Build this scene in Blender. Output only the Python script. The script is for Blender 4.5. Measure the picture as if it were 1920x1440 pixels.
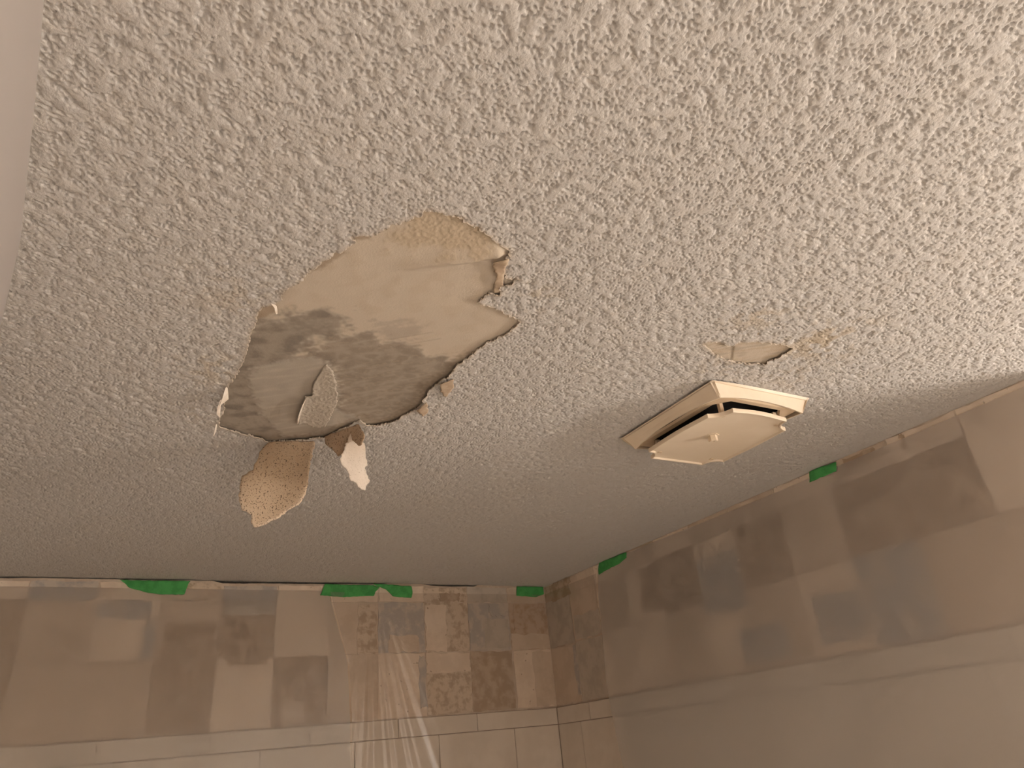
import bpy, math, random
import numpy as np
from mathutils import Matrix, Vector

# ------------------------------------------------------------------ clear, camera, world, exposure
for o in list(bpy.data.objects):
    bpy.data.objects.remove(o, do_unlink=True)
scene = bpy.context.scene
COL = scene.collection
random.seed(7)
RNG = np.random.default_rng(11)

cam_data = bpy.data.cameras.new('camera')
cam_data.sensor_width = 36.0
cam_data.lens = 25.09
cam_data.clip_start = 0.01
cam = bpy.data.objects.new('camera', cam_data)
COL.objects.link(cam)
_R = Vector((0.874079, -0.477308, -0.090348))
_U = Vector((-0.147785, -0.438442, 0.886526))
_F = Vector((0.462758, 0.761542, 0.453772))
cam.matrix_world = Matrix(((_R.x, _U.x, -_F.x, -1.42487), (_R.y, _U.y, -_F.y, -2.26511),
                           (_R.z, _U.z, -_F.z, 1.92), (0, 0, 0, 1)))
scene.camera = cam

world = bpy.data.worlds.new('world')
scene.world = world
world.use_nodes = True
world.node_tree.nodes['Background'].inputs[0].default_value = (0.02, 0.018, 0.015, 1)
world.node_tree.nodes['Background'].inputs[1].default_value = 1.0

scene.view_settings.view_transform = 'Standard'
scene.view_settings.look = 'None'
scene.view_settings.gamma = 1.0
scene.view_settings.use_curve_mapping = False
scene.view_settings.exposure = -0.18

# strength and colour of the bulbs of the bathroom's vanity light (built further down)
BULB_STRENGTH = 430.0
BULB_COLOR = (1.0, 0.93, 0.885)
BULBS_Y = (-3.02, -2.84, -2.66, -2.48)
BULB_X, BULB_Z, BULB_R = 1.06, 1.86, 0.047
# fill light: a globe lamp added behind the viewer, out of view
FILL_STRENGTH = 13.0
GLOBE_POS, GLOBE_R = (-0.92, -3.1, 1.2), 0.18
scene.cycles.use_light_tree = False
scene.cycles.max_bounces = 6
scene.cycles.diffuse_bounces = 4
scene.cycles.transmission_bounces = 5
scene.cycles.transparent_max_bounces = 8

CEIL = 2.44


# ------------------------------------------------------------------ small helpers
def link(o):
    COL.objects.link(o)
    return o


def tag(o, label=None, cat=None, group=None, kind=None):
    if label: o['label'] = label
    if cat: o['category'] = cat
    if group: o['group'] = group
    if kind: o['kind'] = kind
    return o


def empty(name, loc=(0, 0, 0)):
    o = bpy.data.objects.new(name, None)
    o.location = loc
    o.empty_display_size = 0.05
    return link(o)


def mesh_from(name, verts, faces, mat=None, parent=None, smooth=False):
    me = bpy.data.meshes.new(name)
    me.from_pydata([tuple(map(float, v)) for v in verts], [], [tuple(int(i) for i in f) for f in faces])
    me.update()
    if smooth:
        me.polygons.foreach_set('use_smooth', np.ones(len(me.polygons), bool))
    o = bpy.data.objects.new(name, me)
    link(o)
    if mat: me.materials.append(mat)
    if parent is not None:
        o.parent = parent
        o.matrix_parent_inverse = Matrix.Translation(-Vector(parent.location))
    return o


def quick_quads(name, verts, quads, smooth=True):
    """mesh from numpy arrays, fast"""
    me = bpy.data.meshes.new(name)
    nv, nf = len(verts), len(quads)
    me.vertices.add(nv)
    me.vertices.foreach_set('co', np.ascontiguousarray(verts, np.float32).ravel())
    me.loops.add(nf * 4)
    me.polygons.add(nf)
    me.polygons.foreach_set('loop_start', np.arange(0, nf * 4, 4, dtype=np.int32))
    me.loops.foreach_set('vertex_index', np.ascontiguousarray(quads, np.int32).ravel())
    if smooth:
        me.polygons.foreach_set('use_smooth', np.ones(nf, bool))
    me.update(calc_edges=True)
    me.validate()
    return me


def box(x0, x1, y0, y1, z0, z1):
    v = [(x0, y0, z0), (x1, y0, z0), (x1, y1, z0), (x0, y1, z0),
         (x0, y0, z1), (x1, y0, z1), (x1, y1, z1), (x0, y1, z1)]
    f = [(0, 3, 2, 1), (4, 5, 6, 7), (0, 1, 5, 4), (1, 2, 6, 5), (2, 3, 7, 6), (3, 0, 4, 7)]
    return v, f


def join(parts):
    V, F = [], []
    for v, f in parts:
        n = len(V)
        V += list(v)
        F += [tuple(i + n for i in q) for q in f]
    return V, F


def bevel(o, w=0.002, seg=2):
    m = o.modifiers.new('bevel', 'BEVEL')
    m.width = w
    m.segments = seg
    m.limit_method = 'ANGLE'
    m.angle_limit = math.radians(30)
    return o


# ---- 2D fields -------------------------------------------------------------
def band_noise(nx, ny, res, wl, spread=0.45, seed=0):
    """random field on a grid of spacing res whose bumps have wavelength wl"""
    rng = np.random.default_rng(seed)
    g = np.fft.rfft2(rng.standard_normal((ny, nx)).astype(np.float32))
    fy = np.fft.fftfreq(ny, res)[:, None]
    fx = np.fft.rfftfreq(nx, res)[None, :]
    fr = np.sqrt(fx * fx + fy * fy)
    f0 = 1.0 / wl
    g *= np.exp(-0.5 * ((fr - f0) / (spread * f0)) ** 2)
    r = np.fft.irfft2(g, s=(ny, nx)).astype(np.float32)
    return r / r.std()


class Field:
    def __init__(self, x0, y0, x1, y1, res, wl, spread=0.45, seed=0):
        self.x0, self.y0, self.res = x0, y0, res
        nx, ny = int((x1 - x0) / res) + 2, int((y1 - y0) / res) + 2
        nx += nx % 2
        ny += ny % 2
        self.a = band_noise(nx, ny, res, wl, spread, seed)

    def __call__(self, x, y):
        h, w = self.a.shape
        u = np.clip((x - self.x0) / self.res, 0, w - 1.001)
        v = np.clip((y - self.y0) / self.res, 0, h - 1.001)
        i, j = u.astype(np.int32), v.astype(np.int32)
        fu, fv = (u - i), (v - j)
        a = self.a
        return (a[j, i] * (1 - fu) + a[j, i + 1] * fu) * (1 - fv) + (a[j + 1, i] * (1 - fu) + a[j + 1, i + 1] * fu) * fv


def smooth(e0, e1, x):
    t = np.clip((x - e0) / (e1 - e0), 0, 1)
    return t * t * (3 - 2 * t)


def in_poly(px, py, poly):
    poly = np.asarray(poly)
    r = np.zeros(px.shape, bool)
    a = poly
    b = np.roll(poly, -1, 0)
    for (x0, y0), (x1, y1) in zip(a, b):
        if y0 == y1: continue
        c = ((y0 > py) != (y1 > py)) & (px < (x1 - x0) * (py - y0) / (y1 - y0) + x0)
        r ^= c
    return r


def near_poly(px, py, poly):
    """distance to the outline, nearest point and the parameter (vertex index + t)"""
    poly = np.asarray(poly, float)
    best = np.full(px.shape, 1e9)
    bx, by, bt = np.zeros(px.shape), np.zeros(px.shape), np.zeros(px.shape)
    n = len(poly)
    for i in range(n):
        x0, y0 = poly[i]
        x1, y1 = poly[(i + 1) % n]
        dx, dy = x1 - x0, y1 - y0
        L = dx * dx + dy * dy + 1e-12
        t = np.clip(((px - x0) * dx + (py - y0) * dy) / L, 0, 1)
        qx, qy = x0 + t * dx, y0 + t * dy
        d = (px - qx) ** 2 + (py - qy) ** 2
        m = d < best
        best = np.where(m, d, best)
        bx, by, bt = np.where(m, qx, bx), np.where(m, qy, by), np.where(m, i + t, bt)
    return np.sqrt(best), bx, by, bt


def signed(px, py, poly):
    d = near_poly(px, py, poly)[0]
    return np.where(in_poly(px, py, poly), d, -d)


def rough_poly(poly, step=0.004, amp=0.0016, seed=1):
    """subdivide an outline and make it torn; returns points and original index parameter"""
    rng = np.random.default_rng(seed)
    poly = np.asarray(poly, float)
    out, par = [], []
    n = len(poly)
    for i in range(n):
        a, b = poly[i], poly[(i + 1) % n]
        L = np.linalg.norm(b - a)
        k = max(1, int(round(L / step)))
        nrm = np.array([-(b - a)[1], (b - a)[0]]) / (L + 1e-9)
        for j in range(k):
            t = j / k
            out.append(a + (b - a) * t + nrm * rng.normal(0, amp) * (0.6 if j == 0 else 1))
            par.append(i + t)
    return np.array(out), np.array(par)


def grid_cut(poly, step):
    poly = np.asarray(poly, float)
    x0, y0 = poly.min(0) - step
    x1, y1 = poly.max(0) + step
    xs, ys = np.arange(x0, x1 + step, step), np.arange(y0, y1 + step, step)
    X, Y = np.meshgrid(xs, ys)
    cx, cy = (X[:-1, :-1] + X[1:, 1:]) / 2, (Y[:-1, :-1] + Y[1:, 1:]) / 2
    ins = in_poly(cx, cy, poly)
    nx = len(xs)
    jj, ii = np.nonzero(ins)
    q = np.stack([jj * nx + ii, jj * nx + ii + 1, (jj + 1) * nx + ii + 1, (jj + 1) * nx + ii], 1)
    # directed border edges
    e = np.concatenate([q[:, [0, 1]], q[:, [1, 2]], q[:, [2, 3]], q[:, [3, 0]]])
    key = set(map(tuple, e.tolist()))
    border = [(a, b) for a, b in e.tolist() if (b, a) not in key]
    V = np.stack([X.ravel(), Y.ravel()], 1)
    bv = np.unique(np.array(border).ravel())
    _, bx, by, _ = near_poly(V[bv, 0], V[bv, 1], poly)
    V[bv, 0], V[bv, 1] = bx, by
    used = np.unique(q)
    remap = -np.ones(len(V), int)
    remap[used] = np.arange(len(used))
    return V[used], remap[q], remap[np.array(border)]


def skin(name, poly, step, mapf, thick, mat, parent=None, color=None, smooth_shade=True):
    """a thin bent piece with real thickness cut from a 2D outline; mapf(s,t) -> xyz; thick: 3-vector to the back side"""
    P, Q, B = grid_cut(poly, step)
    A = np.asarray(mapf(P[:, 0], P[:, 1]), float)
    n = len(A)
    Bk = A + np.asarray(thick, float)
    V = np.concatenate([A, Bk])
    F = [tuple(f) for f in Q] + [tuple(f[::-1] + n) for f in Q] + [(b, a, a + n, b + n) for a, b in B]
    o = mesh_from(name, V, F, mat, parent, smooth=smooth_shade)
    if color is not None:
        c = np.asarray(color(P[:, 0], P[:, 1]), np.float32)
        c = np.concatenate([c, c])
        rgba = np.zeros((len(c), 4), np.float32)
        rgba[:, :3] = c
        at = o.data.color_attributes.new('col', 'FLOAT_COLOR', 'POINT')
        at.data.foreach_set('color', rgba.ravel())
    return o


def prism(poly, mapf, thick):
    """flat piece: outline -> front n-gon and sides; mapf(a,b)->xyz of front, thick: vector to the back"""
    A = [np.array(mapf(a, b), float) for a, b in poly]
    n = len(A)
    V = A + [p + np.array(thick, float) for p in A]
    F = [tuple(range(n)), tuple(range(2 * n - 1, n - 1, -1))] + [((i + 1) % n, i, i + n, (i + 1) % n + n) for i in range(n)]
    return V, F


def ragged_rect(a0, a1, b0, b1, amp=0.003, k=6, seed=0):
    r = random.Random(seed)
    pts = []
    for (p, q) in (((a0, b0), (a1, b0)), ((a1, b0), (a1, b1)), ((a1, b1), (a0, b1)), ((a0, b1), (a0, b0))):
        for i in range(k):
            t = i / k
            pts.append((p[0] + (q[0] - p[0]) * t + r.uniform(-amp, amp), p[1] + (q[1] - p[1]) * t + r.uniform(-amp, amp)))
    return pts


# ------------------------------------------------------------------ materials
def new_mat(name):
    m = bpy.data.materials.new(name)
    m.use_nodes = True
    nt = m.node_tree
    nt.nodes.clear()
    out = nt.nodes.new('ShaderNodeOutputMaterial')
    return m, nt, out


def n_(nt, kind, **kw):
    n = nt.nodes.new(kind)
    for k, v in kw.items():
        if hasattr(n, k) and not k.startswith('i_'):
            setattr(n, k, v)
    return n


def coords(nt):
    return n_(nt, 'ShaderNodeTexCoord').outputs['Object']


def noise(nt, vec, scale, detail=4, rough=0.55):
    n = n_(nt, 'ShaderNodeTexNoise')
    n.inputs['Scale'].default_value = scale
    n.inputs['Detail'].default_value = detail
    n.inputs['Roughness'].default_value = rough
    nt.links.new(vec, n.inputs['Vector'])
    return n.outputs['Fac']


def ramp(nt, fac, lo, hi):
    n = n_(nt, 'ShaderNodeMapRange')
    n.interpolation_type = 'SMOOTHSTEP'
    n.inputs['From Min'].default_value = lo
    n.inputs['From Max'].default_value = hi
    nt.links.new(fac, n.inputs['Value'])
    return n.outputs['Result']


def mixc(nt, fac, a, b):
    n = n_(nt, 'ShaderNodeMix')
    n.data_type = 'RGBA'
    if isinstance(fac, (int, float)): n.inputs[0].default_value = fac
    else: nt.links.new(fac, n.inputs[0])
    for s, v in ((6, a), (7, b)):
        if isinstance(v, tuple): n.inputs[s].default_value = v + (1,) if len(v) == 3 else v
        else: nt.links.new(v, n.inputs[s])
    return n.outputs[2]


def bsdf(nt, out, color, rough=0.8, spec=0.25):
    b = n_(nt, 'ShaderNodeBsdfPrincipled')
    if isinstance(color, tuple): b.inputs['Base Color'].default_value = color + (1,)
    else: nt.links.new(color, b.inputs['Base Color'])
    b.inputs['Roughness'].default_value = rough
    b.inputs['Specular IOR Level'].default_value = spec
    nt.links.new(b.outputs[0], out.inputs['Surface'])
    return b


def bump(nt, b, height, strength, dist):
    n = n_(nt, 'ShaderNodeBump')
    n.inputs['Strength'].default_value = strength
    n.inputs['Distance'].default_value = dist
    nt.links.new(height, n.inputs['Height'])
    nt.links.new(n.outputs[0], b.inputs['Normal'])


def plaster(name, c1, c2, scale=9.0, lo=0.42, hi=0.6, rough=0.9, speck=None, bmp=0.0015, c3=None):
    if name.startswith(('mortar', 'wall_', 'glazed')):
        c1, c2 = tuple(c * 1.34 for c in c1), tuple(c * 1.34 for c in c2)
    m, nt, out = new_mat(name)
    v = coords(nt)
    col = mixc(nt, ramp(nt, noise(nt, v, scale, 6, 0.62), lo, hi), c1, c2)
    if c3: col = mixc(nt, ramp(nt, noise(nt, v, scale * 2.7, 5, 0.6), 0.52, 0.66), col, c3)
    if speck: col = mixc(nt, ramp(nt, noise(nt, v, 60, 3, 0.5), 0.66, 0.72), col, speck)
    b = bsdf(nt, out, col, rough, 0.2)
    bump(nt, b, noise(nt, v, 70, 3, 0.65), 0.6, bmp)
    return m


def vertex_mat(name, rough=0.9, bscale=300, bdist=0.0006, speck=None, spec=0.2):
    m, nt, out = new_mat(name)
    a = n_(nt, 'ShaderNodeVertexColor')
    a.layer_name = 'col'
    v = coords(nt)
    col = mixc(nt, ramp(nt, noise(nt, v, 90, 3, 0.6), 0.3, 0.75), a.outputs['Color'], (0.5, 0.42, 0.33))
    mul = n_(nt, 'ShaderNodeMix'); mul.data_type = 'RGBA'
    mul.inputs[0].default_value = 0.16
    nt.links.new(a.outputs['Color'], mul.inputs[6]); nt.links.new(col, mul.inputs[7])
    c = mul.outputs[2]
    if speck: c = mixc(nt, ramp(nt, noise(nt, v, speck[1], 3, 0.5), speck[2], speck[2] + 0.05), c, speck[0])
    b = bsdf(nt, out, c, rough, spec)
    bump(nt, b, noise(nt, v, bscale, 2, 0.6), 0.7, bdist)
    return m


def film(name, blur=0.5, clear=0.2, milk=0.25, ior=1.12, rough=0.5, tint=(0.96, 0.925, 0.89), gloss=0.05, gl_rough=0.3):
    """polyethylene film: a share that lets light straight through, a share that scatters it on the way (haze),
    a milky share (diffuse both ways) and a little gloss"""
    m, nt, out = new_mat(name)
    tr = n_(nt, 'ShaderNodeBsdfTransparent'); tr.inputs[0].default_value = tint + (1,)
    rf = n_(nt, 'ShaderNodeBsdfRefraction'); rf.inputs['Color'].default_value = tint + (1,)
    rf.inputs['IOR'].default_value = ior
    rf.inputs['Roughness'].default_value = rough
    tl = n_(nt, 'ShaderNodeBsdfTranslucent'); tl.inputs[0].default_value = tint + (1,)
    df = n_(nt, 'ShaderNodeBsdfDiffuse'); df.inputs[0].default_value = tint + (1,)
    gl = n_(nt, 'ShaderNodeBsdfGlossy'); gl.inputs['Roughness'].default_value = gl_rough
    def mix(f, a, b):
        n = n_(nt, 'ShaderNodeMixShader'); n.inputs[0].default_value = f
        nt.links.new(a.outputs[0], n.inputs[1]); nt.links.new(b.outputs[0], n.inputs[2])
        return n
    mk = mix(0.5, tl, df)
    tot = blur + clear + milk
    th = mix(blur / (blur + clear), tr, rf)
    a = mix(milk / tot, th, mk)
    a = mix(gloss, a, gl)
    nt.links.new(a.outputs[0], out.inputs['Surface'])
    return m


M = {}
M['ceiling'] = vertex_mat('ceiling_paint', 0.75, 330, 0.0011, spec=0.3)
_nt = M['ceiling'].node_tree          # outside the finely modelled area the same spray texture is a bump
_b1 = [n for n in _nt.nodes if n.type == 'BUMP'][0]
_at = [n for n in _nt.nodes if n.type == 'VERTEX_COLOR'][0]
_pr = [n for n in _nt.nodes if n.type == 'BSDF_PRINCIPLED'][0]
_b2 = n_(_nt, 'ShaderNodeBump')
_b2.inputs['Distance'].default_value = 0.004
_nt.links.new(ramp(_nt, noise(_nt, coords(_nt), 150, 2, 0.5), 0.38, 0.5), _b2.inputs['Height'])
_nt.links.new(_at.outputs['Alpha'], _b2.inputs['Strength'])
_nt.links.new(_b1.outputs[0], _b2.inputs['Normal'])
_nt.links.new(_b2.outputs[0], _pr.inputs['Normal'])
M['drywall'] = vertex_mat('bare_drywall', 0.95, 420, 0.0004, speck=((0.16, 0.12, 0.09), 240, 0.74))
M['flap'] = vertex_mat('peeled_paint_back', 0.95, 240, 0.0009, speck=((0.17, 0.115, 0.075), 420, 0.585))
M['tongue'] = vertex_mat('peeled_paint_cream', 0.95, 240, 0.0009, speck=((0.45, 0.34, 0.24), 420, 0.64))
M['curl'] = plaster('curled_paint', (0.80, 0.70, 0.58), (0.70, 0.58, 0.45), 60, bmp=0.0005)
M['tan'] = plaster('tan_paper', (0.46, 0.34, 0.235), (0.54, 0.42, 0.30), 60, bmp=0.0005)
M['wall'] = plaster('wall_mortar_base', (0.43, 0.34, 0.26), (0.54, 0.45, 0.36), 12)
M['room_wall'] = plaster('room_wall_paint', (0.82, 0.78, 0.72), (0.80, 0.76, 0.70), 3, bmp=0.0003)
M['floor'] = plaster('floor_covering', (0.66, 0.61, 0.54), (0.62, 0.57, 0.50), 5, bmp=0.0003)
M['cream'] = plaster('mortar_cream', (0.64, 0.535, 0.43), (0.58, 0.475, 0.375), 14, speck=(0.36, 0.27, 0.19))
M['beige'] = plaster('mortar_beige', (0.53, 0.43, 0.335), (0.47, 0.375, 0.285), 14)
M['brown'] = plaster('mortar_brown', (0.335, 0.245, 0.165), (0.43, 0.335, 0.245), 22, 0.42, 0.6)
M['mottle'] = plaster('mortar_mottled', (0.54, 0.44, 0.34), (0.37, 0.28, 0.195), 38, 0.44, 0.62)
M['blue'] = plaster('mortar_blue_grey', (0.36, 0.325, 0.295), (0.475, 0.41, 0.345), 20, 0.46, 0.6)
M['rust'] = plaster('mortar_rusty', (0.44, 0.335, 0.245), (0.35, 0.245, 0.155), 34, 0.45, 0.64)
M['grey'] = plaster('mortar_grey', (0.45, 0.39, 0.325), (0.38, 0.33, 0.27), 18)
M['tile'] = plaster('glazed_tile', (0.60, 0.535, 0.46), (0.55, 0.485, 0.41), 7, rough=0.35, bmp=0.0001)
M['grout'] = plaster('tile_joint', (0.27, 0.205, 0.15), (0.33, 0.255, 0.19), 20)
M['duct_shade'] = plaster('painted_duct_shade', (0.012, 0.009, 0.007), (0.02, 0.016, 0.012), 10)  # near-black colour painted in for the shade inside the fan
M['fan'] = plaster('yellowed_plastic', (0.77, 0.635, 0.475), (0.74, 0.60, 0.44), 6, rough=0.42, bmp=0.0002)
M['fan_in'] = plaster('yellowed_plastic_inner', (0.68, 0.52, 0.35), (0.62, 0.46, 0.30), 12, rough=0.6, bmp=0.0002)
M['tape'] = plaster('green_masking_tape', (0.085, 0.38, 0.10), (0.065, 0.31, 0.08), 40, rough=0.6, bmp=0.0006)
M['film_haze'] = film('hazy_film', blur=0.66, clear=0.02, milk=0.30, ior=1.15, rough=0.72)
M['film_left'] = film('hazy_film_loose', blur=0.55, clear=0.22, milk=0.22, ior=1.14, rough=0.55)
M['film_clear'] = film('clear_film', blur=0.03, clear=0.85, milk=0.12, ior=1.1, rough=0.3, gloss=0.09, gl_rough=0.25)
M['film_near'] = film('milky_film', blur=0.3, clear=0.02, milk=0.68, ior=1.1, rough=0.6, tint=(0.80, 0.735, 0.69))
M['metal'] = plaster('brushed_metal', (0.6, 0.58, 0.55), (0.55, 0.53, 0.5), 10, rough=0.3, bmp=0.0001)
_m, _nt, _o = new_mat('frosted_bulb')
_e = n_(_nt, 'ShaderNodeEmission')
_e.inputs[0].default_value = BULB_COLOR + (1,)
_e.inputs[1].default_value = BULB_STRENGTH
_nt.links.new(_e.outputs[0], _o.inputs['Surface'])
M['bulb'] = _m
_m, _nt, _o = new_mat('fill_lamp_globe')  # glow of the added fill lamp
_e = n_(_nt, 'ShaderNodeEmission')
_e.inputs[0].default_value = BULB_COLOR + (1,)
_e.inputs[1].default_value = FILL_STRENGTH
_nt.links.new(_e.outputs[0], _o.inputs['Surface'])
M['globe'] = _m

# ------------------------------------------------------------------ outlines on the ceiling (metres)
HOLE1 = [(-1.0621, -1.6942), (-1.0587, -1.6756), (-1.045, -1.6474), (-1.0271, -1.65), (-1.029, -1.6382), (-1.0418, -1.631), (-1.0318, -1.612), (-1.0455, -1.6114), (-1.0521, -1.5854), (-1.0395, -1.5829), (-1.0103, -1.5767), (-0.9762, -1.5639), (-0.9767, -1.5368), (-0.9851, -1.5115), (-0.9947, -1.4937), (-0.9965, -1.4784), (-1.0001, -1.4501), (-1.0066, -1.4229), (-1.0049, -1.3943), (-1.0101, -1.369), (-1.0157, -1.3357), (-1.0095, -1.3087), (-1.0092, -1.2786), (-1.0152, -1.2413), (-1.0273, -1.2088), (-1.049, -1.181), (-1.066, -1.18), (-1.0815, -1.196), (-1.0891, -1.1771), (-1.1018, -1.1521), (-1.1177, -1.1123), (-1.1436, -1.0939), (-1.1829, -1.075), (-1.2032, -1.0618), (-1.2227, -1.0766), (-1.2463, -1.0826), (-1.2765, -1.0946), (-1.2921, -1.1063), (-1.2945, -1.1412), (-1.2936, -1.1719), (-1.3018, -1.2056), (-1.3016, -1.2469), (-1.296, -1.2941), (-1.2953, -1.3485), (-1.299, -1.4024), (-1.2995, -1.4431), (-1.3018, -1.4665), (-1.2974, -1.48), (-1.2846, -1.4918), (-1.2804, -1.5249), (-1.266, -1.5603), (-1.2642, -1.5754), (-1.2533, -1.5978), (-1.2407, -1.624), (-1.2309, -1.643), (-1.2359, -1.6482), (-1.2298, -1.6569), (-1.2193, -1.6587), (-1.2043, -1.6827), (-1.1908, -1.7004), (-1.1769, -1.7214), (-1.1629, -1.7256), (-1.1448, -1.7263), (-1.1309, -1.7217), (-1.104, -1.7113), (-1.0779, -1.6995)]
HOLE2 = [(-0.6815, -1.6074), (-0.671, -1.6172), (-0.6458, -1.6183), (-0.6296, -1.618), (-0.6271, -1.6291), (-0.6113, -1.6377), (-0.5848, -1.6465), (-0.5579, -1.6501), (-0.5313, -1.6493), (-0.5282, -1.6335), (-0.5313, -1.615), (-0.5368, -1.6065), (-0.535, -1.5924), (-0.5501, -1.5916), (-0.5636, -1.5851), (-0.5853, -1.5784), (-0.6171, -1.5825), (-0.6468, -1.5911), (-0.6696, -1.6016)]
ISLAND = [(-1.185, -1.3607), (-1.1869, -1.3322), (-1.1877, -1.2982), (-1.1801, -1.263), (-1.1888, -1.2552), (-1.1855, -1.234), (-1.1851, -1.2112), (-1.1805, -1.1755), (-1.1719, -1.1447), (-1.1656, -1.1552), (-1.1462, -1.1411), (-1.1272, -1.1469), (-1.1306, -1.1912), (-1.1338, -1.2329), (-1.1423, -1.2706), (-1.1573, -1.3131), (-1.1729, -1.3457)]
SKIM = [(-1.2744, -1.2598), (-1.279, -1.2896), (-1.2757, -1.3207), (-1.2567, -1.3357), (-1.2291, -1.3618), (-1.2067, -1.3697), (-1.185, -1.3607), (-1.161, -1.3255), (-1.1427, -1.2705), (-1.1391, -1.2208), (-1.115, -1.207), (-1.0833, -1.2004), (-1.0805, -1.1844), (-1.1011, -1.1607), (-1.1201, -1.1133), (-1.1834, -1.0792), (-1.2192, -1.1414), (-1.2365, -1.1633), (-1.2539, -1.2093)]
DARK1 = [(-1.2997, -1.4426), (-1.2625, -1.4713), (-1.23, -1.4902), (-1.1976, -1.4984), (-1.1852, -1.4698), (-1.1871, -1.44), (-1.2107, -1.4194), (-1.2219, -1.3923), (-1.2273, -1.3697), (-1.1969, -1.369), (-1.1619, -1.356), (-1.1141, -1.1963), (-1.1266, -1.1114), (-1.1825, -1.05), (-1.33, -1.08), (-1.33, -1.246), (-1.33, -1.2942), (-1.33, -1.3487)]
DARK2 = [(-1.2219, -1.3923), (-1.1871, -1.44), (-1.1554, -1.4575), (-1.1329, -1.4476), (-1.0796, -1.4433), (-1.0062, -1.4224), (-0.98, -1.3687), (-0.98, -1.3082), (-0.98, -1.2409), (-1.03, -1.15), (-1.0817, -1.1953), (-1.108, -1.1759), (-1.1431, -1.2703), (-1.1864, -1.3644)]
DARK3 = [(-1.1587, -1.4895), (-1.1282, -1.508), (-1.0942, -1.4992), (-1.0921, -1.4546), (-1.1294, -1.4488)]
ORANGE = [(-1.2044, -1.6766), (-1.1768, -1.74), (-1.1445, -1.74), (-1.1037, -1.72), (-1.0624, -1.705), (-1.0955, -1.6822), (-1.1407, -1.6618), (-1.1876, -1.6481)]
BROWN = [[(-1.2388, -1.6427), (-1.2389, -1.6527), (-1.2223, -1.6614), (-1.2166, -1.6498)],
         [(-1.2655, -1.5626), (-1.2437, -1.6286), (-1.2345, -1.6187), (-1.2535, -1.5763)],
         [(-1.303, -1.4427), (-1.301, -1.4725), (-1.288, -1.4877), (-1.2793, -1.4716), (-1.2889, -1.4547)]]


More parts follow.
